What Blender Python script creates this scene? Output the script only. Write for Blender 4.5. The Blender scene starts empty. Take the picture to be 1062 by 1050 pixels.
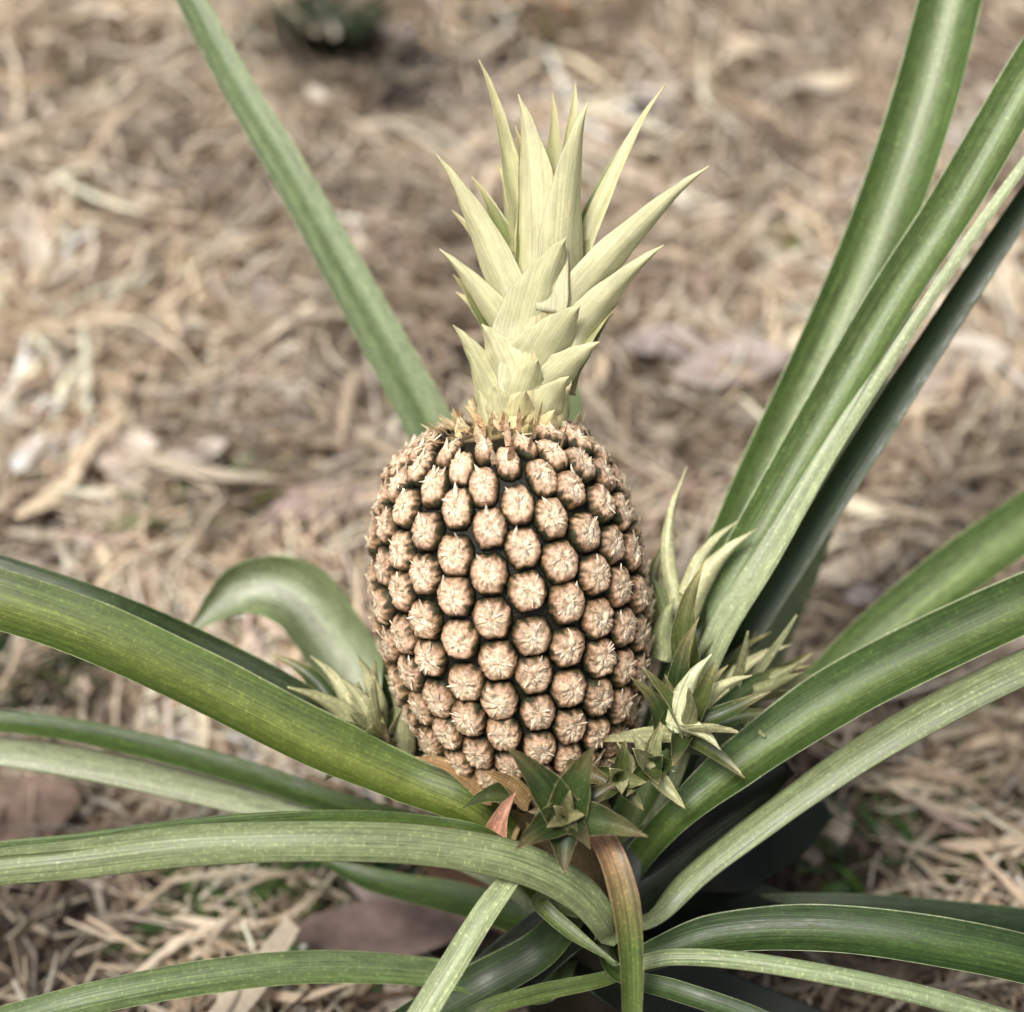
import bpy, math, random
import numpy as np
from mathutils import Vector, noise
random.seed(7); rng=np.random.default_rng(7)
scene=bpy.context.scene
# ------------------------------------------------------------------ frame of the survey photograph
PITCH=math.radians(36); DIST=0.76; FPX=1062*80/56.0
Rv=Vector((1,0,0)); Fv=Vector((0,math.cos(PITCH),-math.sin(PITCH))); Uv=Vector((0,math.sin(PITCH),math.cos(PITCH)))
Q=Vector((0,0,0.33)); C=Q-Fv*DIST
def P(px,py,d=0.0):
    z=DIST+d*0.01
    return C+Fv*z+Rv*((px-531)/FPX*z)+Uv*((525-py)/FPX*z)
# terrain: a gentle bank rising behind the plant
def vn(x,y,seed):
    r=np.random.default_rng(seed).random((64,64)); xi=np.floor(x).astype(int); yi=np.floor(y).astype(int); fx=x-xi; fy=y-yi; fx=fx*fx*(3-2*fx); fy=fy*fy*(3-2*fy)
    g=lambda a,b:r[a%64,b%64]
    return (g(xi,yi)*(1-fx)+g(xi+1,yi)*fx)*(1-fy)+(g(xi,yi+1)*(1-fx)+g(xi+1,yi+1)*fx)*fy
def bank(y):
    u=np.clip((y-.05),0,4.0); return .27*np.sqrt(u*u+.01)-.027
def gz(x,y): return bank(y)+(vn(x*2.2,y*2.2,1)-.5)*.05+(vn(x*7,y*7,2)-.5)*.04+(vn(x*19,y*19,3)-.5)*.02
def gz1(x,y): return float(gz(np.array([x]),np.array([y]))[0])
def G(px,py):
    dr=Fv+Rv*((px-531)/FPX)+Uv*((525-py)/FPX); t=.5
    while t<6:
        p=C+dr*t
        if p.z<float(bank(np.array([p.y]))[0]): break
        t+=.004
    return (p.x,p.y)
def CF(r,u,t): return (Rv*r+Uv*u-Fv*t).normalized()
PXM=DIST/FPX
# ------------------------------------------------------------------ materials
def nt(name):
    m=bpy.data.materials.new(name); m.use_nodes=True
    t=m.node_tree; t.nodes.clear(); return m,t
def N(t,ty,**kw):
    n=t.nodes.new(ty)
    for k,v in kw.items(): setattr(n,k,v)
    return n
def ramp(t,stops):
    r=t.nodes.new('ShaderNodeValToRGB'); e=r.color_ramp.elements
    while len(e)>1: e.remove(e[-1])
    e[0].position=stops[0][0]; e[0].color=(*stops[0][1],1)
    for p,c in stops[1:]:
        x=e.new(p); x.color=(*c,1)
    return r
def mat_leaf(name,rough=0.36,trans=0.1,stripe=0.42,blot=0.30,bump=0.4,fleck=1.0,tint=(.80,.90,.66)):
    m,t=nt(name); L=t.links.new
    out=N(t,'ShaderNodeOutputMaterial'); bs=N(t,'ShaderNodeBsdfPrincipled'); tr=N(t,'ShaderNodeBsdfTranslucent'); mx=N(t,'ShaderNodeMixShader')
    col=N(t,'ShaderNodeAttribute',attribute_name='Col'); luv=N(t,'ShaderNodeAttribute',attribute_name='luv')
    mp=N(t,'ShaderNodeMapping'); mp.inputs['Scale'].default_value=(1400,9,1); L(luv.outputs['Vector'],mp.inputs['Vector'])
    n1=N(t,'ShaderNodeTexNoise'); n1.inputs['Scale'].default_value=1.0; n1.inputs['Detail'].default_value=3; L(mp.outputs[0],n1.inputs['Vector'])
    mp2=N(t,'ShaderNodeMapping'); mp2.inputs['Scale'].default_value=(300,90,1); L(luv.outputs['Vector'],mp2.inputs['Vector'])
    n2=N(t,'ShaderNodeTexNoise'); n2.inputs['Scale'].default_value=1.0; n2.inputs['Detail'].default_value=6; n2.inputs['Roughness'].default_value=.72; L(mp2.outputs[0],n2.inputs['Vector'])
    r1=ramp(t,[(0.3,(1-stripe,)*3),(0.7,(1+stripe,)*3)]); L(n1.outputs['Fac'],r1.inputs[0])
    r2=ramp(t,[(0.3,tuple((1-blot)*q for q in tint)),(0.7,tuple((1+blot)*q for q in tint))]); L(n2.outputs['Fac'],r2.inputs[0])
    m1=N(t,'ShaderNodeMix',data_type='RGBA',blend_type='MULTIPLY'); m1.inputs[0].default_value=1; L(col.outputs['Color'],m1.inputs[6]); L(r1.outputs[0],m1.inputs[7])
    m2=N(t,'ShaderNodeMix',data_type='RGBA',blend_type='MULTIPLY'); m2.inputs[0].default_value=1; L(m1.outputs[2],m2.inputs[6]); L(r2.outputs[0],m2.inputs[7])
    n3=N(t,'ShaderNodeTexNoise'); n3.inputs['Scale'].default_value=520; n3.inputs['Detail'].default_value=3; L(luv.outputs['Vector'],n3.inputs['Vector'])
    f=fleck
    r3=ramp(t,[(0.56,(1,1,1)),(0.74,(1+.9*f,1+.75*f,1+.8*f))]); L(n3.outputs['Fac'],r3.inputs[0])
    m3=N(t,'ShaderNodeMix',data_type='RGBA',blend_type='MULTIPLY'); m3.inputs[0].default_value=1; L(m2.outputs[2],m3.inputs[6]); L(r3.outputs[0],m3.inputs[7])
    L(m3.outputs[2],bs.inputs['Base Color']); L(m3.outputs[2],tr.inputs['Color'])
    rr=ramp(t,[(0.3,(rough-.08,)*3),(0.7,(rough+.2,)*3)]); L(n2.outputs['Fac'],rr.inputs[0]); L(rr.outputs[0],bs.inputs['Roughness'])
    bs.inputs['Specular IOR Level'].default_value=.5
    bp=N(t,'ShaderNodeBump'); bp.inputs['Strength'].default_value=bump; bp.inputs['Distance'].default_value=.0006; L(n1.outputs['Fac'],bp.inputs['Height']); L(bp.outputs[0],bs.inputs['Normal'])
    mx.inputs[0].default_value=trans; L(bs.outputs[0],mx.inputs[1]); L(tr.outputs[0],mx.inputs[2]); L(mx.outputs[0],out.inputs[0])
    return m
def mat_attr(name,rough=.8,scale=300,amt=.3,bump=.4,dist=.001,spec=.25,lo=.3,hi=.7):
    m,t=nt(name); L=t.links.new
    out=N(t,'ShaderNodeOutputMaterial'); bs=N(t,'ShaderNodeBsdfPrincipled')
    col=N(t,'ShaderNodeAttribute',attribute_name='Col'); tc=N(t,'ShaderNodeTexCoord')
    n1=N(t,'ShaderNodeTexNoise'); n1.inputs['Scale'].default_value=scale; n1.inputs['Detail'].default_value=5; n1.inputs['Roughness'].default_value=.6; L(tc.outputs['Object'],n1.inputs['Vector'])
    r1=ramp(t,[(lo,(1-amt,1-amt*1.08,1-amt*1.15)),(hi,(1+amt*.8,)*3)]); L(n1.outputs['Fac'],r1.inputs[0])
    m1=N(t,'ShaderNodeMix',data_type='RGBA',blend_type='MULTIPLY'); m1.inputs[0].default_value=1; L(col.outputs['Color'],m1.inputs[6]); L(r1.outputs[0],m1.inputs[7])
    L(m1.outputs[2],bs.inputs['Base Color']); bs.inputs['Roughness'].default_value=rough; bs.inputs['Specular IOR Level'].default_value=spec
    bp=N(t,'ShaderNodeBump'); bp.inputs['Strength'].default_value=bump; bp.inputs['Distance'].default_value=dist; L(n1.outputs['Fac'],bp.inputs['Height']); L(bp.outputs[0],bs.inputs['Normal'])
    L(bs.outputs[0],out.inputs[0]); return m
M_LEAF=mat_leaf('pineapple_leaf')
M_CROWN=mat_leaf('crown_leaf',rough=.5,trans=.15,stripe=.16,blot=.16,bump=.15,fleck=.1,tint=(1,1,.92))
M_FRUIT=mat_attr('pineapple_rind',rough=.5,scale=520,amt=.36,bump=.7,dist=.0012,spec=.35,lo=.35,hi=.60)
M_STRAW=mat_attr('dry_straw',rough=.65,scale=160,amt=.2,bump=.2,dist=.001)
M_DRY=mat_attr('fallen_leaf',rough=.8,scale=90,amt=.3,bump=.5,dist=.002)
M_WEED=mat_attr('weed_leaf',rough=.55,scale=120,amt=.3,bump=.2)
def mat_ground():
    m,t=nt('soil'); L=t.links.new
    out=N(t,'ShaderNodeOutputMaterial'); bs=N(t,'ShaderNodeBsdfPrincipled'); tc=N(t,'ShaderNodeTexCoord')
    n1=N(t,'ShaderNodeTexNoise'); n1.inputs['Scale'].default_value=3; n1.inputs['Detail'].default_value=8; L(tc.outputs['Object'],n1.inputs['Vector'])
    n2=N(t,'ShaderNodeTexNoise'); n2.inputs['Scale'].default_value=70; n2.inputs['Detail'].default_value=8; n2.inputs['Roughness'].default_value=.7; L(tc.outputs['Object'],n2.inputs['Vector'])
    r1=ramp(t,[(0.3,(.035,.026,.021)),(0.5,(.08,.06,.046)),(.7,(.18,.14,.105))]); L(n1.outputs['Fac'],r1.inputs[0])
    r2=ramp(t,[(0.35,(.5,.5,.5)),(0.65,(1.5,1.45,1.4))]); L(n2.outputs['Fac'],r2.inputs[0])
    m1=N(t,'ShaderNodeMix',data_type='RGBA',blend_type='MULTIPLY'); m1.inputs[0].default_value=1; L(r1.outputs[0],m1.inputs[6]); L(r2.outputs[0],m1.inputs[7])
    L(m1.outputs[2],bs.inputs['Base Color']); bs.inputs['Roughness'].default_value=.95
    bp=N(t,'ShaderNodeBump'); bp.inputs['Strength'].default_value=.8; bp.inputs['Distance'].default_value=.01; L(n2.outputs['Fac'],bp.inputs['Height']); L(bp.outputs[0],bs.inputs['Normal'])
    L(bs.outputs[0],out.inputs[0]); return m
# ------------------------------------------------------------------ mesh builder
class MB:
    def __init__(s): s.v=[];s.f=[];s.c=[];s.l=[]
    def obj(s,name,mat,parent=None,smooth=True):
        me=bpy.data.meshes.new(name); me.from_pydata([tuple(x) for x in s.v],[],s.f); me.update()
        a=me.attributes.new('Col','FLOAT_COLOR','POINT'); a.data.foreach_set('color',np.array([(*c[:3],1) for c in s.c],dtype=np.float32).ravel())
        if s.l:
            b=me.attributes.new('luv','FLOAT_VECTOR','POINT'); b.data.foreach_set('vector',np.array(s.l,dtype=np.float32).ravel())
        if smooth: me.polygons.foreach_set('use_smooth',[True]*len(me.polygons))
        me.materials.append(mat); o=bpy.data.objects.new(name,me); scene.collection.objects.link(o)
        if parent: o.parent=parent
        return o
def mixc(a,b,t): return tuple(a[i]*(1-t)+b[i]*t for i in range(3))
def cr(pts,t):
    n=len(pts); t=max(0,min(n-1-1e-6,t)); i=int(t); f=t-i
    p1=pts[i];p2=pts[i+1]; p0=pts[i-1] if i>0 else p1*2-p2; p3=pts[i+2] if i+2<n else p2*2-p1
    return 0.5*((2*p1)+(p2-p0)*f+(2*p0-5*p1+4*p2-p3)*f*f+(3*p1-p0-3*p2+p3)*f**3)
US=[-1,-.955,-.8,-.5,-.25,0,.25,.5,.8,.955,1]
LID=[0]
def add_leaf(mb,pts,ws,hint,top,bot,margin=(.42,.42,.26),tip=None,nS=36,chan=.3,thick=.0014,hint2=None,wav=.03,centre=None,basec=None,vfold=0):
    LID[0]+=1; sd=LID[0]*13.7
    n=len(pts); P_=[cr(pts,(n-1)*i/nS) for i in range(nS+1)]
    def wi(x):
        x*= (n-1); i=min(int(x),n-2); f=x-i; f=f*f*(3-2*f)*.5+f*.5; return ws[i]*(1-f)+ws[i+1]*f
    W=[wi(i/nS) for i in range(nS+1)]
    base=len(mb.v); nu=len(US); ring=nu*2-2; dist=0
    for i in range(nS+1):
        T=(P_[min(i+1,nS)]-P_[max(i-1,0)]).normalized(); v=i/nS
        h=hint if hint2 is None else (hint*(1-v)+hint2*v)
        S=T.cross(h).normalized(); Nn=S.cross(T).normalized(); w=W[i]*.5
        if i: dist+=(P_[i]-P_[i-1]).length
        def pos(u,off=0):
            q=chan*w*(u*u*(1-vfold)+abs(u)*vfold)
            q+=w*wav*noise.noise(Vector((v*7+sd,u*1.2,sd)))*2*abs(u)
            q+=w*wav*.5*noise.noise(Vector((v*22+sd,u*3,sd)))
            return P_[i]+S*(u*w)+Nn*(q-off)
        for u in US:
            mb.v.append(pos(u)); c=top
            if tip: c=mixc(c,tip,max(0,(v-.55)/.45)**1.3)
            if basec: c=mixc(basec,c,min(1,v/.35))
            if centre: c=mixc(c,centre,max(0,1-abs(u)*1.7))
            k=1+.35*noise.noise(Vector((v*5+sd,u*1.5,3))); c=tuple(x*k for x in c)
            if abs(u)>.98: c=margin
            mb.c.append(c); mb.l.append((u*w+sd*.01,dist,LID[0]))
        for u in US[-2:0:-1]:
            mb.v.append(pos(u,thick*(1-u*u)+.0002)); k=1+.25*noise.noise(Vector((v*5+sd,u*1.5,9))); c=tuple(x*k for x in bot)
            if basec: c=mixc(basec,c,min(1,v/.35))
            mb.c.append(c); mb.l.append((u*w+sd*.01+.3,dist,LID[0]))
    for i in range(nS):
        for j in range(ring):
            a=base+i*ring+j; b=base+i*ring+(j+1)%ring
            mb.f.append((a,b,b+ring,a+ring))
    mb.f.append(tuple(base+j for j in range(ring))[::-1]); mb.f.append(tuple(base+nS*ring+j for j in range(ring)))
plant=bpy.data.objects.new('pineapple_plant',None); scene.collection.objects.link(plant)
# ------------------------------------------------------------------ long leaves
GR=(.07,.11,.03); DG=(.018,.031,.010); BG=(.22,.26,.14); PALE=(.46,.46,.34); GREY=(.30,.32,.20); VD_SHADE=(.007,.011,.005)  # last tone is near-black, painted shade for the hollow at the base
core=P(615,935,4)
def long_leaf(name,pp,ws,hint,top,bot,root=True,ext=.22,droop=.10,**kw):
    pts=[P(*p) for p in pp]; w=[x*PXM*(1+p[2]*.01/DIST) for x,p in zip(ws,pp)]
    if root:
        b=core+(pts[0]-core)*.45; b.z-=.012
        pts=[core+Vector((0,0,-.05))+(pts[0]-core)*.12,b]+pts; w=[w[0]*.75,w[0]*1.05]+w
    if ext>0:
        d=(pts[-1]-pts[-2]).normalized(); p=pts[-1]; w0=w[-1]
        for k in range(1,5):
            p=p+d*ext/4; p=p+Vector((0,0,-droop*ext*k/4)); p.z=max(p.z,float(bank(np.array([p.y]))[0])+.03)
            pts.append(p); w.append(w0*[.86,.62,.34,.02][k-1])
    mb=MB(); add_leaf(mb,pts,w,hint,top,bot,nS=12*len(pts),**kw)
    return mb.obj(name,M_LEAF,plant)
long_leaf('leaf_1',[(560,720,9),(500,560,11),(440,440,11),(372,315,11),(300,185,11),(235,75,11),(180,-30,11)],[50,54,54,48,42,36,30],CF(.45,0,1),(.33,.36,.26),GREY,chan=.45,margin=(.66,.66,.52),centre=(.15,.20,.10))
long_leaf('leaf_2',[(680,800,6),(735,640,7),(795,500,7),(855,375,7),(912,245,7),(958,110,7),(992,-20,7)],[54,58,62,64,66,66,64],CF(-.3,0,1),(.10,.15,.05),BG,chan=.6,margin=(.64,.64,.5),centre=(.37,.39,.28))
long_leaf('leaf_3',[(690,770,2),(735,650,2),(796,540,2),(862,425,2),(930,310,2),(998,205,2),(1070,80,2)],[38,42,46,48,50,52,50],CF(-.5,.1,1),(.11,.155,.055),GREY,chan=.7,margin=(.66,.66,.52),centre=(.28,.32,.19))
long_leaf('leaf_4',[(700,800,3),(757,680,3),(824,567,3),(896,452,3),(964,348,3),(1034,243,3),(1094,158,3)],[30,34,40,42,38,34,30],CF(.55,-.2,1),(.025,.048,.013),GREY,chan=.6,margin=(.4,.42,.3))
long_leaf('leaf_5',[(700,810,1),(742,672,.8),(800,574,.6),(868,458,.6),(935,357,.6),(1006,250,.6),(1080,148,.6)],[16,34,30,22,16,14,12],CF(-.9,-.3,.7),(.46,.47,.36),PALE,chan=.3,margin=(.68,.68,.55))
long_leaf('leaf_6',[(730,800,12),(785,680,14),(825,590,15),(860,500,16),(905,400,17)],[42,50,46,40,26],CF(0,0,1),(.26,.29,.19),PALE,ext=.08)
long_leaf('leaf_7',[(740,840,7),(830,745,9),(915,662,10),(1000,592,11),(1090,530,12)],[44,52,58,60,58],CF(-.4,.5,1),(.10,.145,.05),BG,chan=.5,centre=(.24,.28,.15))
long_leaf('leaf_8',[(700,852,-1),(770,794,-1),(865,729,-1),(975,672,-1),(1095,618,-1)],[34,52,64,66,64],CF(-.3,.6,1),(.065,.105,.03),GREY,chan=.5,margin=(.66,.66,.5),centre=(.15,.19,.065))
long_leaf('leaf_9',[(675,950,-2),(722,903,-2),(800,842,-2),(890,778,-2),(990,720,-2),(1095,670,-2)],[26,34,40,46,50,50],CF(.3,-.9,-.6),GR,(.27,.29,.19),chan=.35,margin=(.62,.62,.5))
long_leaf('leaf_10',[(500,850,-2),(415,812,-2),(320,770,-2.5),(200,710,-3),(85,658,-3.5),(-40,618,-4)],[44,56,66,70,72,72],CF(.3,.8,1),(.105,.14,.03),GREY,chan=.45,margin=(.58,.58,.4),centre=(.23,.25,.075),wav=.05)
long_leaf('leaf_11',[(480,830,2),(400,785,2),(300,724,1.5),(200,674,1),(100,630,0),(-30,586,0)],[30,38,40,42,38,36],CF(.2,.6,1),(.04,.062,.02),GREY,chan=.4,margin=(.42,.44,.3))
long_leaf('leaf_12',[(470,830,9),(395,745,11),(350,680,12),(305,622,12),(250,612,12),(195,655,11)],[40,60,74,76,52,8],CF(.5,.2,1),(.22,.25,.15),PALE,ext=0,chan=.5,centre=(.62,.59,.60))
long_leaf('leaf_13',[(460,880,5),(340,842,6),(250,822,6),(160,800,6),(60,780,6),(-40,768,6)],[30,40,46,48,48,46],CF(0,-.9,-.5),GR,(.39,.39,.31),chan=.4,margin=(.4,.42,.28))
long_leaf('leaf_14',[(470,868,5),(350,835,5),(260,805,5.5),(150,775,6),(50,755,6),(-40,748,6)],[20,26,28,28,26,24],CF(0,.8,1),(.09,.135,.035),GREY)
long_leaf('leaf_15',[(632,965,-5),(600,925,-7),(535,893,-8),(440,876,-8.5),(330,872,-9),(200,876,-9),(80,890,-9),(-40,905,-9)],[30,40,42,42,42,44,42,38],CF(0,-.35,-1),GR,(.28,.30,.19),chan=.3,margin=(.62,.62,.5),droop=.3,wav=.06)
long_leaf('leaf_16',[(520,872,-6.5),(440,853,-7),(330,850,-7.5),(200,860,-8),(80,876,-8.5),(-40,890,-8.5)],[14,18,22,26,26,24],CF(0,1,.6),(.08,.12,.03),GREY,droop=.3)
long_leaf('leaf_17',[(560,1030,0),(450,1010,-1),(330,1004,-2),(220,1014,-3),(100,1036,-4),(-10,1065,-4)],[24,30,34,36,34,32],CF(0,.6,1),(.15,.19,.09),GREY,ext=.12)
long_leaf('leaf_18',[(535,905,-7),(505,945,-8),(468,1005,-9),(425,1075,-10)],[20,26,28,30],CF(-.3,.2,1),(.42,.44,.30),PALE,root=False,ext=.1,droop=.2,margin=(.6,.6,.48))
long_leaf('leaf_19',[(585,830,-5),(625,872,-8),(646,930,-9),(654,1000,-9),(654,1080,-9)],[16,28,32,26,20],CF(.3,0,1),(.11,.145,.04),PALE,root=False,ext=.06,droop=.2,basec=(.58,.24,.20),margin=(.65,.36,.3))
long_leaf('leaf_20',[(650,1000,-2),(740,972,-3),(850,966,-4),(980,982,-5),(1100,1010,-5)],[24,42,50,54,54],CF(0,.7,1),(.035,.062,.018),GREY,chan=.45,margin=(.64,.64,.5),droop=.3,centre=(.065,.10,.03))
long_leaf('leaf_21',[(640,1003,-4),(700,992,-5),(800,1000,-6),(950,1030,-7),(1080,1070,-7)],[14,18,20,22,22],CF(0,-.6,-1),GR,(.34,.37,.26),chan=.3,droop=.3)
long_leaf('leaf_22',[(700,960,3),(800,950,4),(900,950,4),(980,956,4),(1090,968,4)],[40,44,44,44,44],CF(0,.9,.8),DG,GREY,margin=(.35,.38,.25))
long_leaf('leaf_23',[(640,1010,-5),(700,1028,-7),(780,1055,-8),(850,1090,-9)],[16,22,22,20],CF(0,.6,1),(.05,.08,.025),GREY,ext=.1,margin=(.55,.55,.4))
long_leaf('shade_leaf_24',[(690,900,3),(740,890,5),(800,865,7),(860,840,9)],[80,100,80,20],CF(0,.8,1),VD_SHADE,VD_SHADE,ext=0,margin=VD_SHADE)  # added leaf, coloured near-black to stand in for shade in the hollow
long_leaf('shade_leaf_25',[(590,960,0),(540,1000,0),(490,1040,0),(440,1090,0)],[60,66,60,50],CF(0,.8,1),VD_SHADE,DG,ext=.05,margin=DG)  # upper face painted as shade, added to darken the base
long_leaf('shade_leaf_26',[(640,1000,3),(700,1040,4),(760,1060,5),(850,1080,5)],[90,100,90,60],CF(0,.8,1),VD_SHADE,DG,ext=.05,margin=DG)  # filler leaf with shade put into its upper colour
long_leaf('leaf_27',[(560,960,4),(480,935,6),(390,915,8),(330,890,9)],[40,36,26,8],CF(0,.8,1),(.07,.11,.03),GREY,ext=0)
long_leaf('leaf_28',[(600,940,1),(560,985,-1),(500,1020,-1),(430,1060,-2)],[30,40,44,40],CF(0,.5,1),(.03,.05,.014),DG,ext=.08,margin=(.3,.32,.2))
long_leaf('leaf_29',[(640,950,7),(640,900,9),(700,760,12),(760,640,14)],[70,80,70,20],CF(0,0,1),DG,GR,ext=0)
long_leaf('leaf_30',[(600,900,8),(600,800,13),(590,600,15),(588,420,15),(585,380,15)],[50,60,50,30,4],CF(0,0,1),BG,GREY,ext=0)
long_leaf('shade_leaf_31',[(650,925,1),(690,893,1),(745,850,1),(820,797,1)],[70,80,66,16],CF(-.5,.4,1),VD_SHADE,VD_SHADE,ext=0,margin=VD_SHADE)  # added dark filler, painted shade between the two right-hand leaves
long_leaf('leaf_32',[(600,945,-3),(560,935,-4),(590,965,-5),(640,1000,-6)],[16,18,16,3],CF(0,.5,1),(.14,.17,.07),GREY,ext=0,root=False)
long_leaf('leaf_33',[(640,1010,-3),(560,1030,-5),(500,1048,-6),(440,1080,-6)],[14,18,18,16],CF(0,.5,1),(.12,.15,.055),GREY,ext=.05)
long_leaf('shade_leaf_34',[(640,970,3),(700,950,3),(760,935,4),(820,930,5)],[60,70,56,10],CF(0,.8,1),VD_SHADE,VD_SHADE,ext=0,margin=VD_SHADE)  # added dark filler, painted shade below the right-hand leaves
# ------------------------------------------------------------------ stem
mb=MB(); A0=Vector((core.x,core.y,-.03)); A2=P(566,828,0)
for i,(p,r) in enumerate([(A0,.035),(A0+Vector((0,0,.06)),.036),(core,.03),(core.lerp(A2,.5),.018),(A2,.02),(A2+(P(560,800,0)-A2),.03)]):
    for j in range(20):
        a=j/20*6.283; rr=r*(1+.08*math.sin(j*3+i)); mb.v.append(p+Vector((math.cos(a)*rr,math.sin(a)*rr,0))); mb.c.append((.10,.07,.035) if i>2 else (.02,.018,.01))
    if i:
        for j in range(20):
            a=(i-1)*20+j; b=(i-1)*20+(j+1)%20; mb.f.append((a,b,b+20,a+20))
mb.obj('stem',M_FRUIT,plant)
# ------------------------------------------------------------------ fruit
FL=.199; RM=.0655
TILT=math.radians(14)
Ax=(Rv*-.13+(Uv*math.cos(TILT)-Fv*math.sin(TILT))).normalized()
Fc=P(533,638,0); E1=Ax.cross(Fv).normalized(); E2=Ax.cross(E1).normalized()
prof=[(0,.0),(.0,.25),(.03,.44),(.1,.64),(.2,.81),(.32,.93),(.45,.99),(.58,1.01),(.7,.98),(.8,.915),(.88,.82),(.945,.67),(.98,.47),(1.0,.25),(1.0,0)]
pv=[Vector(((z-.5)*FL,r*RM,0)) for z,r in prof]
dense=[cr(pv,i/400*(len(pv)-1)) for i in range(401)]
arc=[0]
for i in range(400): arc.append(arc[-1]+(dense[i+1]-dense[i]).length)
AT=arc[-1]
def prf(s):
    i=int(np.searchsorted(arc,s)); i=max(1,min(400,i)); f=(s-arc[i-1])/max(1e-9,arc[i]-arc[i-1]); p=dense[i-1].lerp(dense[i],max(0,min(1,f))); t=(dense[min(400,i+2)]-dense[max(0,i-3)]).normalized()
    return p.x,max(p.y,.001),t
def surf(th,s,h):
    z,r,t=prf(s); rad=E1*math.cos(th)+E2*math.sin(th)
    n=(rad*t.x-Ax*t.y).normalized()
    return Fc+Ax*z+rad*r+n*h, n, rad
mb=MB()
NT=72;NS=60
for i in range(NS+1):
    s=AT*(.001+.998*i/NS)
    for j in range(NT):
        mb.v.append(surf(j/NT*6.2832,s,-.0008)[0]); mb.c.append((.012,.013,.006) if i<NS-4 else (.45,.34,.18))
    if i:
        for j in range(NT):
            a=(i-1)*NT+j;b=(i-1)*NT+(j+1)%NT; mb.f.append((a,b,b+NT,a+NT))
WHT=(.97,.86,.68); CREAM=(.90,.72,.50); PINK=(.70,.47,.32); ORG=(.52,.28,.12); BRN=(.22,.125,.06); OLV=(.045,.046,.019); BLK=(.009,.010,.005)
NC=24; PITCHR=.0208
HP=[(0,.0049),(.10,.0050),(.20,.0052),(.30,.0053),(.41,.0053),(.52,.0052),(.63,.0050),(.72,.0046),(.80,.0040),(.87,.0029),(.92,.0015),(.96,.0001),(1,-.0016)]
def flake(o,dirv,n,L,w,lift,c0,c1,cup=.0003):
    sd=dirv.cross(n).normalized(); b=len(mb.v)
    for k,(t,ww,l) in enumerate([(0,.8,0),(.45,1,.45),(.8,.5,.9),(1,.06,1.2)]):
        p=o+dirv*L*t+n*lift*l
        for s_ in (-1,0,1):
            mb.v.append(p+sd*w*.5*ww*s_+n*(cup if s_==0 else -cup*.7)); c_=mixc(c0,c1,min(1,t*1.6)); mb.c.append(c_ if s_==0 else tuple(q*.85 for q in c_))
    for k in range(3):
        for s_ in range(2):
            a=b+k*3+s_; mb.f.append((a,a+1,a+4,a+3))
rr_=random.random
def hexr(ca,sa,hw,hh):
    k1=abs(sa)/hh; k2=abs(ca)/hw+abs(sa)/(2*hh); k3=abs(ca)/(hw*.84)
    return (k1**16+k2**16+k3**16)**(-1/16)
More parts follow.
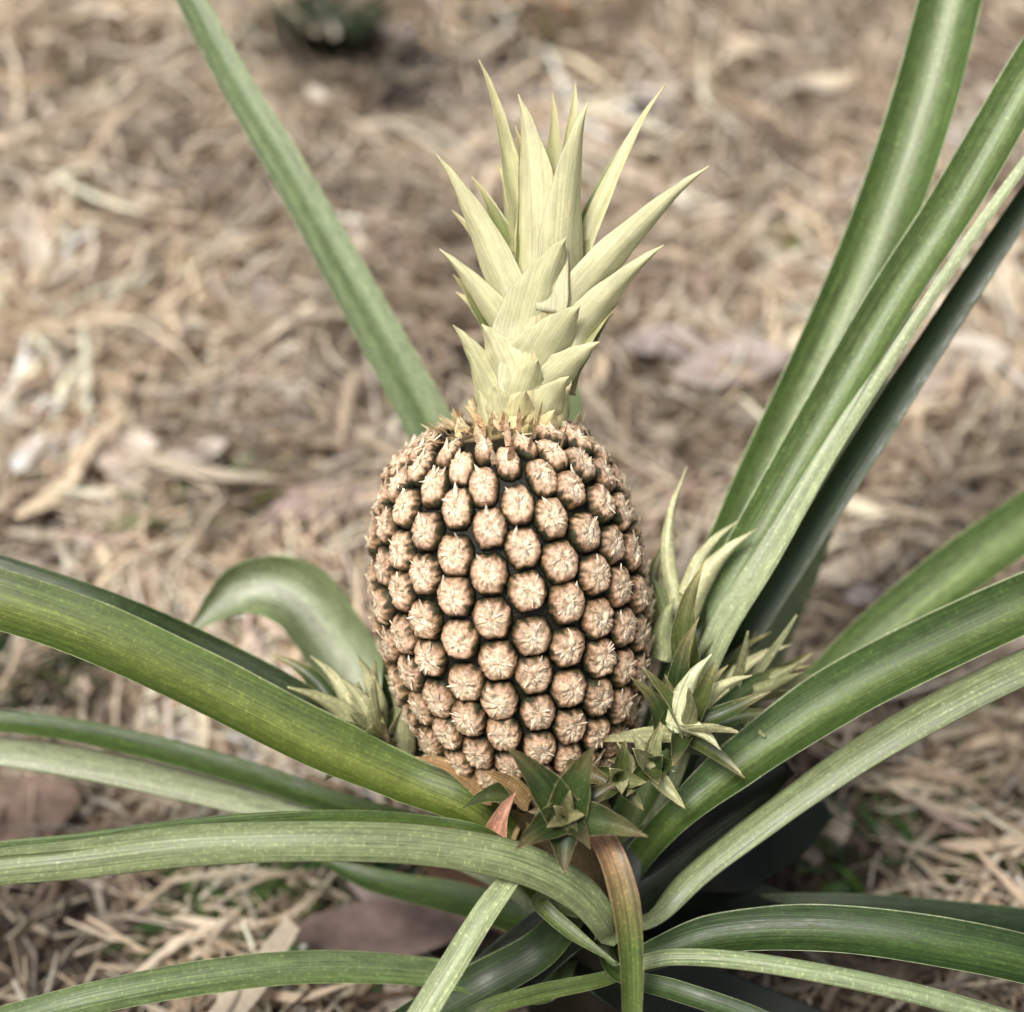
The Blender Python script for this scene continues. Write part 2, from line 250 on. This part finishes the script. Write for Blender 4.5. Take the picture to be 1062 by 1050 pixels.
for c in range(NC):
    s0=.020+(PITCHR/2 if c%2 else 0)
    while s0<AT-.026:
        s=s0+random.uniform(-1,1)*.0011; z,r,t=prf(s)
        th0=c/NC*6.2832+.22*(s/AT)+random.uniform(-1,1)*.0011/r
        vs=s/AT
        colw=6.2832*r/NC*1.05; hw=colw*.667*1.0; hh=PITCHR*.5*random.uniform(.96,1.03)
        hs=min(1,.6+r/RM*.4)*random.uniform(.85,1.15); sd=rr_()*100
        lt=random.uniform(.84,1.10); pk=rr_(); og=rr_(); cx0=random.uniform(-.12,.12); cy0=random.uniform(-.05,.25)
        base=len(mb.v); NA=36; ky=random.uniform(-.0002,.0016)
        for k,(rho,hgt) in enumerate(HP):
            for j in range(NA):
                a=j/NA*6.2832; ca,sa=math.cos(a),math.sin(a)
                e=hexr(ca,sa,hw,hh)
                n2_=noise.noise(Vector((ca*5+sd,sa*5,3))); n4_=noise.noise(Vector((ca*13+sd,sa*13,5)))
                wob=1+(.06*n2_+.08*n4_)*min(1,rho*1.2)
                x=ca*e*rho*wob; y=sa*e*rho*wob
                x*=1+.08*(y/hh)
                qx=x/hw-cx0; qy=y/hh-cy0; aa=math.atan2(qy,qx); qr=math.hypot(qx,qy)
                rid=noise.noise(Vector((math.cos(aa)*3+sd,math.sin(aa)*3,qr*1.2))); rid2=noise.noise(Vector((math.cos(aa)*7+sd,math.sin(aa)*7,qr*2+9)))
                fine=noise.noise(Vector((x*560+sd,y*420,sd))); fine2=noise.noise(Vector((x*1300+sd,y*1000,sd+4)))
                h=hgt*hs+(.0010*rid+.0018*rid2)*min(1,qr*1.6)*(1-rho**5)+(.0010*fine+.0006*fine2)*(1-rho**6)-ky*(y/hh)*(1-rho)
                p,n,_=surf(th0+x/r,s+y,h); mb.v.append(p)
                q=rho+.08*rid+.17*rid2+.13*fine+.05*fine2-.05*(y/hh)*rho
                if q<.38: cc=mixc(WHT,CREAM,min(1,max(0,q/.38+.8*fine)))
                elif q<.70: cc=mixc(CREAM,PINK,min(1,(q-.38)/.32+.25*pk))
                elif q<.81: cc=mixc(PINK,BRN,(q-.70)/.11)
                elif q<.88: cc=mixc(BRN,OLV,(q-.81)/.07)
                else: cc=OLV
                st=(max(0,-rid2-.12)*2.2+max(0,-fine-.2)*1.2)*min(1,qr*2.5)*(.45+.5*og)
                cc=mixc(cc,mixc(BRN,ORG,.3),min(.7,st))
                if rho>.90: cc=mixc(cc,BLK,min(1,(rho-.90)/.05))
                f=lt*(1+.30*fine2); mb.c.append(tuple(min(.97,max(0,v_*f)) for v_ in cc))
            if k:
                for j in range(NA):
                    a=base+(k-1)*NA+j;b=base+(k-1)*NA+(j+1)%NA; mb.f.append((a,b,b+NA,a+NA))
        mb.f.append(tuple(base+j for j in range(NA))[::-1])
        p,n,rad=surf(th0+cx0*hw/r,s+cy0*hh,.0051*hs); upv=(Ax-n*Ax.dot(n)).normalized(); sdv=n.cross(upv)
        nar=min(1,hw/.011)
        for q in range(random.randint(6,9)):
            a=rr_()*6.2832; d=(upv*math.cos(a)*1.2+sdv*math.sin(a)*nar).normalized(); L=random.uniform(.0035,.0078)*(nar if abs(math.sin(a))>.6 else 1)
            flake(p+d*.0004,d,n,L,random.uniform(.0010,.0028)*nar,random.uniform(.0000,.0016),mixc(ORG,PINK,.2+.8*rr_()),mixc(WHT,CREAM,rr_()))  # flake bases coloured darker than tips as painted shadow contrast
        # papery pointed bract rising from the lower margin over the eye
        p2,n2,_=surf(th0+random.uniform(-.1,.1)*hw/r,s-hh*.74,.0036*hs); L=random.uniform(.0075,.0115)+(.004*rr_() if vs>.8 else 0)
        flake(p2,(upv+sdv*random.uniform(-.22,.22)).normalized(),n2,L,random.uniform(.0045,.0075)*nar,random.uniform(.0026,.0038)*(1+.3*(vs>.8)),mixc(BRN,PINK,.2+.7*rr_()),mixc(WHT,CREAM,rr_()),cup=.0009)  # bract base also darkened in colour for shadow contrast
        if rr_()<.8:
            p3,n3,_=surf(th0+random.uniform(-.4,.4)*hw/r,s+hh*.35,.0048*hs)
            flake(p3,(upv+sdv*random.uniform(-.5,.5)).normalized(),n3,random.uniform(.005,.0085),random.uniform(.0016,.003),random.uniform(-.001,.0010),CREAM,mixc(WHT,BRN,rr_()*.6))
        s0+=PITCHR
for k in range(90):
    th=rr_()*6.2832; s=AT-random.uniform(.012,.028); p,n,rad=surf(th,s,.0015); d=(Ax*random.uniform(-.1,.35)+rad*random.uniform(-.2,1)+n*.1).normalized()
    flake(p,d,n,random.uniform(.006,.011),random.uniform(.003,.0055),random.uniform(0,.0025),mixc((.72,.60,.30),PINK,rr_()),mixc((.92,.80,.50),ORG,rr_()**2))
for k in range(30):
    th=random.uniform(3.4,5.9) ; s=AT-random.uniform(.02,.05); p,n,rad=surf(-th+1.2,s,.003); d=(Ax*random.uniform(.3,.9)+rad*random.uniform(-.1,.5)).normalized()
    flake(p,d,n,random.uniform(.008,.014),random.uniform(.002,.004),random.uniform(0,.003),PINK,mixc(CREAM,ORG,rr_()))
for k in range(90):
    th=rr_()*6.2832; s=random.uniform(.006,.032); p,n,rad=surf(th,s,.001); d=(Ax*random.uniform(-.6,.3)+rad*random.uniform(.2,1)).normalized()
    flake(p,d,n,random.uniform(.010,.024),random.uniform(.004,.008),random.uniform(0,.004),mixc((.1,.13,.05),ORG,rr_()),mixc((.5,.32,.17),(.12,.15,.06),rr_()))
mb.obj('pineapple_fruit',M_FRUIT,plant)
# ------------------------------------------------------------------ crown
mb=MB()
CT=(.75,.72,.44); CB=(.78,.74,.48); CM=(.93,.89,.68); CG=(.27,.31,.12)
def axd(py): return -2.6-1.8*(450-py)/350
def crown_leaf(tip,base,w,dz,bow=0,col=None,bot=None):
    k=col or CT; kb=bot or CB
    sh=rr_(); k=mixc(k,mixc(k,CG,.45),sh*.8); kb=mixc(kb,mixc(kb,CG,.45),sh*.8)
    b0=P(base[0],base[1],axd(base[1])+(.9 if dz>0 else -.9)*min(1,abs(dz)))
    tp=P(tip[0],tip[1],axd(base[1])-.0+ (axd(tip[1])-axd(base[1]))*.8+dz)
    d=tp-b0; L=d.length; lat=Rv*(1 if tip[0]>base[0] else -1)
    axc=(P(570,100,axd(100))-P(535,450,axd(450))).normalized()
    outw=(d-axc*d.dot(axc)); 
    if outw.length<1e-4: outw=lat*.001
    on=outw.normalized()
    pts=[b0-axc*.012, b0, b0+d*.3-on*L*(.03+bow), b0+d*.6-on*L*(.04+bow), b0+d*.84-on*L*(.03+bow*.5), tp]
    W=w*PXM
    hint=(Fv*(1 if dz<0 else -1)*1.0-on*.55+axc*.15).normalized()
    add_leaf(mb,pts,[W*1.0,W*1.12,W*.98,W*.62,W*.27,.0003],hint,k,kb,margin=CM,nS=24,chan=.34,thick=.0009,wav=.08,tip=(.72,.60,.34),basec=mixc(kb,(.88,.85,.65),.7),vfold=.5)
for q in range(14):
    a=random.uniform(-1,1); hgt=rr_(); crown_leaf((560+a*110+10,150+hgt*150+abs(a)*40),(555+a*14,300+hgt*90),random.uniform(24,36),random.uniform(1.5,4.5),col=mixc(CT,CG,rr_()*.7))
for t_,b_,w_,dz_,cc in [
 ((497,62),(538,240),24,1.0,CT),((510,215),(545,290),22,1.5,CG),((573,95),(563,270),28,1.2,mixc(CT,CG,.3)),((597,84),(580,270),28,1.4,mixc(CT,CG,.4)),
 ((664,126),(598,270),22,2.5,CG),((690,88),(600,275),20,1.2,CT),((538,98),(553,305),62,-.6,None),((609,106),(585,300),52,-.8,None),((534,130),(546,300),34,.6,CG),
 ((735,172),(592,316),38,-.5,None),((453,160),(530,318),40,-.4,None),((492,186),(535,290),24,.8,CG),
 ((688,254),(598,345),34,-.5,None),((456,258),(535,355),34,-.4,None),((470,285),(528,372),32,.8,CG),
 ((642,314),(580,380),36,.3,mixc(CT,CG,.3)),((636,325),(588,385),30,1.4,CG),((587,246),(552,350),70,-1.6,None),
 ((602,316),(556,388),66,-1.7,None),((500,336),(530,400),52,-1.3,None),((470,337),(515,412),34,-.4,None),((484,362),(508,425),32,-.3,None),
 ((622,354),(566,402),42,-1.0,None),((558,372),(538,428),52,-2.0,None),((590,390),(556,440),46,-1.6,None),((512,400),(520,440),38,-1.5,None),
 ((497,405),(508,448),26,-.6,None),((592,398),(575,455),30,-.4,mixc(CT,(.75,.65,.4),.5)),((545,405),(535,455),44,-2.1,mixc(CT,(.8,.7,.42),.6)),
 ((575,425),(560,462),38,-1.7,mixc(CT,(.8,.7,.42),.6)),((520,425),(522,462),36,-1.6,mixc(CT,(.8,.7,.42),.6)),((482,420),(505,458),16,-.6,(.7,.52,.3)),((470,430),(495,462),12,-.4,(.7,.55,.32)),
 ((548,440),(545,474),38,-2.4,(.8,.68,.4)),((505,440),(512,472),28,-2.0,(.8,.66,.38)),((575,445),(568,474),26,-1.8,(.8,.66,.38))]:
    crown_leaf(t_,b_,w_,dz_,col=cc,bot=cc)
i0=len(mb.v)
ln=[(P(x,y,axd(y)),r) for x,y,r in [(530,475,32),(537,440,30),(543,400,27),(552,340,24),(560,280,16),(566,220,3)]]
for i,(p,r) in enumerate(ln):
    for j in range(18):
        a=j/18*6.2832; mb.v.append(p+(E1*math.cos(a)+E2*math.sin(a))*r*PXM); mb.c.append((.74,.66,.4)); mb.l.append((a*.01,i*.02,5))
    if i:
        for j in range(18):
            a=i0+(i-1)*18+j;b=i0+(i-1)*18+(j+1)%18; mb.f.append((a,b,b+18,a+18))
mb.obj('crown',M_CROWN,plant)
# ------------------------------------------------------------------ slips (side shoots)
SG=(.05,.075,.025); SP=(.74,.65,.50); SB=(.14,.155,.06)
def sleaf(mb,tip,base,w,col,dt,db,under=False,bow=.08,tipc=None,chan=.5,margin=(.58,.50,.36)):
    b0=P(base[0],base[1],db); tp=P(tip[0],tip[1],dt); d=tp-b0; L=d.length
    side=d.cross(Fv).normalized(); sgn=1 if tip[0]>base[0] else -1
    b=side*L*bow*sgn
    h=-Fv*(-1 if under else 1)+Uv*.3
    W=w*PXM; add_leaf(mb,[b0-d*.1,b0,b0+d*.33+b,b0+d*.66+b,tp],[W*.8,W,W*.9,W*.5,.0004],h,col,mixc(col,SP,.25),margin=margin,nS=20,chan=chan,thick=.0012,tip=tipc)
def rosette(mb,c,ax,n,L,w,colf,spread=(1.25,.15)):
    ax=ax.normalized(); e=ax.cross(Vector((.3,.2,1))).normalized(); f=ax.cross(e)
    for k in range(n):
        a=k*2.39996+rr_()*.3; t=k/(n-1); th=spread[0]*(1-t)+spread[1]*t; ln_=L*(.6+.4*math.sin(t*2.6+.4))*random.uniform(.7,1.15)
        rad=e*math.cos(a)+f*math.sin(a); d=(ax*math.cos(th)+rad*math.sin(th)).normalized(); b0=c+ax*(t*.25*L)+rad*.003
        cv=random.uniform(-.08,.08)
        pts=[b0-d*.004,b0+ax*ln_*.08,b0+d*ln_*.4+ax*ln_*.06,b0+d*ln_*.75+ax*ln_*.03+e*cv*ln_,b0+d*ln_+e*cv*ln_*1.6]
        cc=colf(t); add_leaf(mb,pts,[w*.9,w,w*.8,w*.42,.0004],(ax*1.0-rad*math.sin(.3)).normalized() if th>.7 else (ax*.3-rad).normalized(),cc,mixc(cc,SP,.35),margin=(.58,.48,.34),nS=14,chan=.6,thick=.001,tip=mixc(cc,(.6,.44,.30),.7))
mb=MB(); cF=(586,846)
for tip,w,col,dt in [((524,773),36,SG,-10.5),((617,772),38,(.06,.09,.03),-10),((672,868),34,(.06,.08,.03),-11),((534,882),32,(.04,.06,.02),-11),((586,908),30,(.025,.04,.015),-10),
                     ((640,812),26,(.03,.05,.018),-9),((548,842),22,(.035,.055,.02),-9),((560,800),20,SG,-9),((612,880),24,(.03,.04,.016),-11)]:
    sleaf(mb,tip,(cF[0]+(tip[0]-cF[0])*.06,cF[1]+(tip[1]-cF[1])*.06),w,col,dt,-9,tipc=(.22,.15,.09),bow=.03,margin=(.55,.40,.30))
rosette(mb,P(586,848,-9.2),CF(0,.35,1),6,.013,.007,lambda t:mixc((.03,.04,.014),(.6,.5,.34),t*.7),(1.1,.3))
mb.obj('slip_front',M_LEAF,plant)
mb=MB()
mixg=lambda t:(mixc(SG,SB,rr_()) if rr_()<.65 else mixc(SB,SP,rr_()))
rosette(mb,P(702,768,-2),CF(.25,.6,.6),9,.048,.0115,mixg,(1.6,.2))
rosette(mb,P(742,738,2),CF(.8,.45,.1),11,.060,.0105,mixg,(1.1,.15))
rosette(mb,P(672,795,-3),CF(.1,.2,1),8,.024,.010,mixg,(1.4,.2))
rosette(mb,P(640,805,-4),CF(.1,0,1),7,.018,.009,mixg,(1.4,.2))
for a in [((712,484),(700,625),18,SP,2,1,True),((785,548),(712,640),28,SP,1,1,True),((765,540),(715,612),20,SP,2,1,True),((730,583),(712,700),30,(.12,.135,.05),-2,-1,False),
          ((676,598),(690,665),34,(.14,.19,.085),1,1,True),((700,620),(690,680),28,(.35,.38,.24),0,0,True),((738,678),(704,752),26,(.95,.88,.74),-4,-3,True),((654,702),(690,765),24,SG,-4,-2,False),
          ((842,690),(745,738),18,SG,2,0,False),((822,668),(740,725),16,SP,3,1,False),((780,700),(725,735),18,(.88,.78,.6),-3,-2,True),((748,778),(700,752),20,(.95,.86,.72),-5,-3,True),((800,655),(735,720),14,SG,3,1,False),
          ((815,742),(735,755),18,SG,0,0,False),((770,800),(700,772),18,SB,0,-1,False),((760,560),(720,660),22,SG,3,2,False),((690,560),(678,650),22,SG,3,2,False),((655,760),(668,800),20,SP,-4,-3,True),((700,800),(672,795),18,SP,-4,-3,True),((640,770),(652,805),16,SP,-5,-4,True),
          ((725,640),(705,740),26,SG,-3,-2,False),((770,640),(722,720),20,SG,1,1,False),((690,700),(690,770),26,SG,-3,-2,False),((755,690),(715,750),22,SG,-2,-2,False)]:
    sleaf(mb,*a[:4],a[4],a[5],under=a[6],tipc=(.46,.36,.22) if a[3]!=SP else (.9,.76,.62))
mb.obj('slip_right',M_LEAF,plant)
mb=MB()
rosette(mb,P(402,775,1),CF(-.4,.6,.3),11,.042,.013,mixg,(1.3,.15))
for a in [((280,678),(345,730),20,SG,3,2,False),((370,678),(388,765),28,SP,0,1,True),((322,680),(368,750),22,SP,1,1,True),((298,712),(380,768),26,(.46,.42,.28),0,1,True),((388,648),(405,740),24,SG,3,3,False),
          ((306,745),(400,782),22,(.12,.15,.06),-1,0,False),((350,700),(392,770),24,SP,-1,0,True),((425,700),(430,790),30,SG,3,3,False),((440,770),(470,820),26,(.34,.2,.11),-2,-1,True),((400,700),(418,780),26,mixc(SP,SG,.6),0,1,True)]:
    sleaf(mb,*a[:4],a[4],a[5],under=a[6],tipc=(.55,.42,.28))
mb.obj('slip_left',M_LEAF,plant)
mb=MB()
for a in [((536,820),(512,885),24,(.62,.28,.24),-6,-6,False),((430,785),(505,822),24,(.52,.3,.19),-3,-2,False),((480,838),(535,822),22,(.08,.1,.04),-4,-3,False),((640,820),(590,800),24,(.14,.1,.05),-5,-4,False),((500,800),(545,830),20,(.38,.22,.13),-5,-4,False)]:
    sleaf(mb,*a[:4],a[4],a[5],under=a[6])
mb.obj('stem_bracts',M_LEAF,plant)
# ------------------------------------------------------------------ ground
ax_=np.concatenate([-np.geomspace(60,2.6,26),np.linspace(-2.5,2.5,260),np.geomspace(2.6,60,26)])
X,Y=np.meshgrid(ax_,ax_+1.0,indexing='ij'); Z=gz(X,Y); n_=len(ax_)
me=bpy.data.meshes.new('ground'); vs=np.stack([X,Y,Z],-1).reshape(-1,3)
ii=np.arange(n_*n_).reshape(n_,n_); fc=np.stack([ii[:-1,:-1],ii[1:,:-1],ii[1:,1:],ii[:-1,1:]],-1).reshape(-1,4)
def fast(me,vs,fc):
    me.vertices.add(len(vs)); me.vertices.foreach_set('co',vs.astype(np.float32).ravel()); k=fc.shape[1]
    me.loops.add(fc.size); me.loops.foreach_set('vertex_index',fc.astype(np.int32).ravel()); me.polygons.add(len(fc)); me.polygons.foreach_set('loop_start',np.arange(0,fc.size,k,dtype=np.int32)); me.update(calc_edges=True); me.validate()
fast(me,vs,fc); me.polygons.foreach_set('use_smooth',np.ones(len(fc),bool)); me.materials.append(mat_ground())
scene.collection.objects.link(bpy.data.objects.new('ground',me))
NSR=100000
n1=int(NSR*.86); x=np.concatenate([rng.uniform(-.95,.95,n1),rng.uniform(-2.0,2.0,NSR-n1)]); y=np.concatenate([rng.uniform(-.5,1.5,n1),rng.uniform(-1.2,3.0,NSR-n1)])
bare_shade=[(G(430,85),.10,.97),(G(300,85),.09,.6),(G(345,30),.07,.8),(G(630,980),.17,1.0),(G(770,890),.09,.95),(G(60,990),.10,.85),(G(800,170),.09,.6),(G(20,590),.07,.6),(G(650,440),.08,.5),(G(600,40),.08,.5),(G(400,970),.08,.8),(G(900,960),.06,.6)]  # bare soil spots; those under the plant also paint its shaded hollow
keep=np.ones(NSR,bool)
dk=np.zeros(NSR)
for (cx,cy),r,a in bare_shade:
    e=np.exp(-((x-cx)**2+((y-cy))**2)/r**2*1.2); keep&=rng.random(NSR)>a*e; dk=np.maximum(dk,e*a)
den=vn(x*6,y*6,11)*.6+vn(x*15,y*15,12)*.4; keep&=rng.random(NSR)<np.clip(den*2.9-.34,.12,1)
x=x[keep];y=y[keep];dk=dk[keep]; n=len(x)
phi=vn(x*5,y*5,5)*10+rng.normal(0,.7,n); L=np.clip(rng.lognormal(-3.0,.5,n),.015,.13); W=np.clip(rng.lognormal(-5.9,.5,n),.0010,.008)
big=rng.random(n)<.08; W[big]*=2.4; L[big]*=1.1
kap=rng.normal(0,.6,n); arch=rng.normal(.08,.16,n); tilt=rng.normal(0,.22,n); roll=rng.normal(0,.65,n)
h0=gz(x,y)+.003+rng.random(n)**1.6*.038*(1-dk*.8)
sl=(gz(x,y+.01)-gz(x,y-.01))/.02*.7
SS=np.array([-.5,-.2,.15,.5]); V=np.zeros((n,4,2,3))
for k,s in enumerate(SS):
    lx=s*L; ly=kap*L*(s*s)+kap*.4*L*s**3; dx=lx*np.cos(phi)-ly*np.sin(phi); dy=lx*np.sin(phi)+ly*np.cos(phi); cx=x+dx; cy=y+dy; cz=h0+tilt*lx+arch*L*(.25-s*s)+sl*dy
    rk=roll+s*rng.normal(0,.6,n); w=W*.5*[.6,1,.95,.3][k]
    sx=-np.sin(phi)*np.cos(rk)*w; sy=np.cos(phi)*np.cos(rk)*w; sz=np.sin(rk)*w
    V[:,k,0]=np.stack([cx+sx,cy+sy,cz+sz],-1); V[:,k,1]=np.stack([cx-sx,cy-sy,cz-sz],-1)
b=np.arange(n)[:,None]*8; FQ=np.concatenate([b+np.array([[0,1,3,2]]),b+np.array([[2,3,5,4]]),b+np.array([[4,5,7,6]])],0)
pal=np.array([(.88,.75,.57),(.70,.56,.40),(.50,.38,.27),(.23,.16,.11),(.52,.45,.38),(.52,.39,.32),(.88,.79,.65)])
ci=rng.choice(7,n,p=[.22,.24,.17,.10,.09,.07,.11]); colr=pal[ci]*rng.uniform(.72,1.12,(n,1))
pt=vn(x*5,y*5,21)*.5+vn(x*14,y*14,22)*.5; colr=np.minimum(colr*(0.24+1.50*pt)[:,None]*(1-.7*dk)[:,None],.88)  # straw darkened over bare spots, and as painted shade under the plant
me=bpy.data.meshes.new('straw_mulch'); fast(me,V.reshape(-1,3),FQ)
a=me.attributes.new('Col','FLOAT_COLOR','POINT'); cc=np.ones((n,8,4),np.float32); cc[:,:,:3]=colr[:,None,:]; a.data.foreach_set('color',cc.ravel())
me.materials.append(M_STRAW); scene.collection.objects.link(bpy.data.objects.new('straw_mulch',me))
# fallen broad leaves
mb=MB()
def dry(cx,cy,L,w,ang,col,lift=.03):
    z=gz1(cx,cy)+lift; d=Vector((math.cos(ang),math.sin(ang),random.uniform(-.15,.15)+.25*math.sin(ang))); s=Vector((-math.sin(ang),math.cos(ang),random.uniform(-.35,.35)+.25*math.cos(ang)))
    b=len(mb.v); n=9; cu=random.uniform(-.5,.5)
    for i in range(n+1):
        t=i/n; ww=w*math.sin(math.pi*min(1,t*.96+.03))**.75
        for u in (-1,-.5,0,.5,1):
            mb.v.append(Vector((cx,cy,z))+d*L*(t-.5)+s*u*ww*.5+Vector((0,0,abs(u)*ww*.2+cu*L*(t-.5)**2+.004*noise.noise(Vector((t*5+cx*9,u*2,cy*7)))))); k=random.uniform(.85,1.1)*(.8 if u==0 else 1); mb.c.append(tuple(q*k for q in col))
    for i in range(n):
        for j in range(4):
            a=b+i*5+j; mb.f.append((a,a+1,a+6,a+5))
for px,py,Lc,wc,ang,col in [(755,428,.10,.05,.1,(.45,.38,.35)),(1000,392,.09,.06,.4,(.68,.62,.53)),(140,510,.08,.05,2.2,(.68,.58,.50)),(45,290,.10,.03,2.0,(.76,.68,.58)),(340,590,.11,.045,.1,(.38,.29,.27)),(285,350,.07,.03,2.,(.45,.38,.36)),
   (960,440,.07,.035,0,(.58,.5,.42)),(842,885,.05,.045,1.3,(.5,.42,.34)),(200,530,.07,.03,.3,(.6,.52,.46)),(500,950,.10,.035,-.6,(.34,.20,.13)),(440,960,.10,.025,-.2,(.42,.34,.31)),(400,1005,.11,.04,0.1,(.22,.16,.14)),(880,640,.08,.03,.5,(.55,.47,.38)),(690,400,.09,.035,-.2,(.42,.36,.34)),(30,870,.08,.05,.3,(.25,.18,.14)),(1030,700,.07,.03,.3,(.6,.52,.44)),(560,160,.08,.03,.9,(.5,.42,.38))]:
    g=G(px,py); dry(g[0],g[1],Lc,wc,ang,col)
for k in range(120):
    dry(random.uniform(-1.3,1.3),random.uniform(-.4,1.9),random.uniform(.03,.07),random.uniform(.010,.028),rr_()*6.28,random.choice([(.45,.37,.33),(.6,.51,.42),(.30,.24,.21),(.4,.34,.33),(.74,.66,.56)]),random.uniform(.012,.03))
mb.obj('fallen_leaves',M_DRY)
# weeds
def tuft(px,py,n,h,sp,col,name='weed_tuft'):
    mb=MB(); g=G(px,py); zz=gz1(g[0],g[1])
    for k in range(n):
        a=rr_()*6.28; r=sp*math.sqrt(rr_()); o=Vector((g[0]+math.cos(a)*r,g[1]+math.sin(a)*r,zz)); d=Vector((math.cos(a+random.uniform(-1,1)),math.sin(a+random.uniform(-1,1)),0)); hh=h*random.uniform(.5,1.1); w=random.uniform(.003,.008)
        s=Vector((-d.y,d.x,0)); b=len(mb.v); cc=tuple(q*random.uniform(.6,1.4) for q in col)
        for t in (0,.35,.7,1):
            p=o+Vector((0,0,hh*t*(1-.35*t)))+d*hh*.7*t*t
            for e in (-1,1): mb.v.append(p+s*e*w*(.7,1,.7,.08)[(0,.35,.7,1).index(t)]*.5); mb.c.append(cc)
        for i in range(3): a_=b+i*2; mb.f.append((a_,a_+1,a_+3,a_+2))
    mb.obj(name,M_WEED)
tuft(345,62,260,.075,.04,(.03,.045,.02)); tuft(30,705,150,.06,.05,(.035,.055,.02)); tuft(210,560,40,.06,.035,(.14,.19,.05)); tuft(250,965,90,.06,.05,(.06,.11,.03)); tuft(960,930,110,.05,.07,(.07,.11,.035))
tuft(350,960,60,.05,.06,(.05,.1,.03)); tuft(120,95,30,.05,.05,(.14,.14,.06)); tuft(780,265,36,.05,.05,(.24,.24,.08)); tuft(960,190,20,.05,.06,(.24,.22,.09)); tuft(610,25,50,.08,.08,(.34,.28,.16)); tuft(1000,830,30,.05,.06,(.1,.14,.05))
# ------------------------------------------------------------------ light, camera
w=bpy.data.worlds.new('World'); scene.world=w; w.use_nodes=True; t=w.node_tree; bg=t.nodes['Background']
sky=t.nodes.new('ShaderNodeTexSky'); sky.sky_type='NISHITA'; sky.sun_disc=False
EL=math.radians(60); AZ=math.radians(215)
sky.sun_elevation=EL; sky.sun_rotation=AZ; sky.dust_density=4; sky.air_density=1
hs_=t.nodes.new('ShaderNodeHueSaturation'); hs_.inputs['Saturation'].default_value=.4
t.links.new(sky.outputs[0],hs_.inputs['Color']); t.links.new(hs_.outputs[0],bg.inputs[0]); bg.inputs[1].default_value=.11
sl=bpy.data.lights.new('sun','SUN'); sl.energy=3.3; sl.angle=math.radians(18); sl.color=(1,.96,.89)
so=bpy.data.objects.new('sun',sl); scene.collection.objects.link(so)
dv=Vector((math.sin(AZ)*math.cos(EL),math.cos(AZ)*math.cos(EL),math.sin(EL))); so.rotation_euler=dv.to_track_quat('Z','Y').to_euler()
cd=bpy.data.cameras.new('camera'); co=bpy.data.objects.new('camera',cd); scene.collection.objects.link(co); scene.camera=co
co.location=C; co.rotation_euler=(math.radians(90)-PITCH,0,0)
cd.lens=80; cd.sensor_width=56; cd.sensor_fit='HORIZONTAL'; cd.clip_start=.02; cd.clip_end=300
cd.dof.use_dof=True; cd.dof.focus_distance=.705; cd.dof.aperture_fstop=4.8
scene.view_settings.view_transform='Standard'; scene.view_settings.look='None'; scene.view_settings.exposure=0
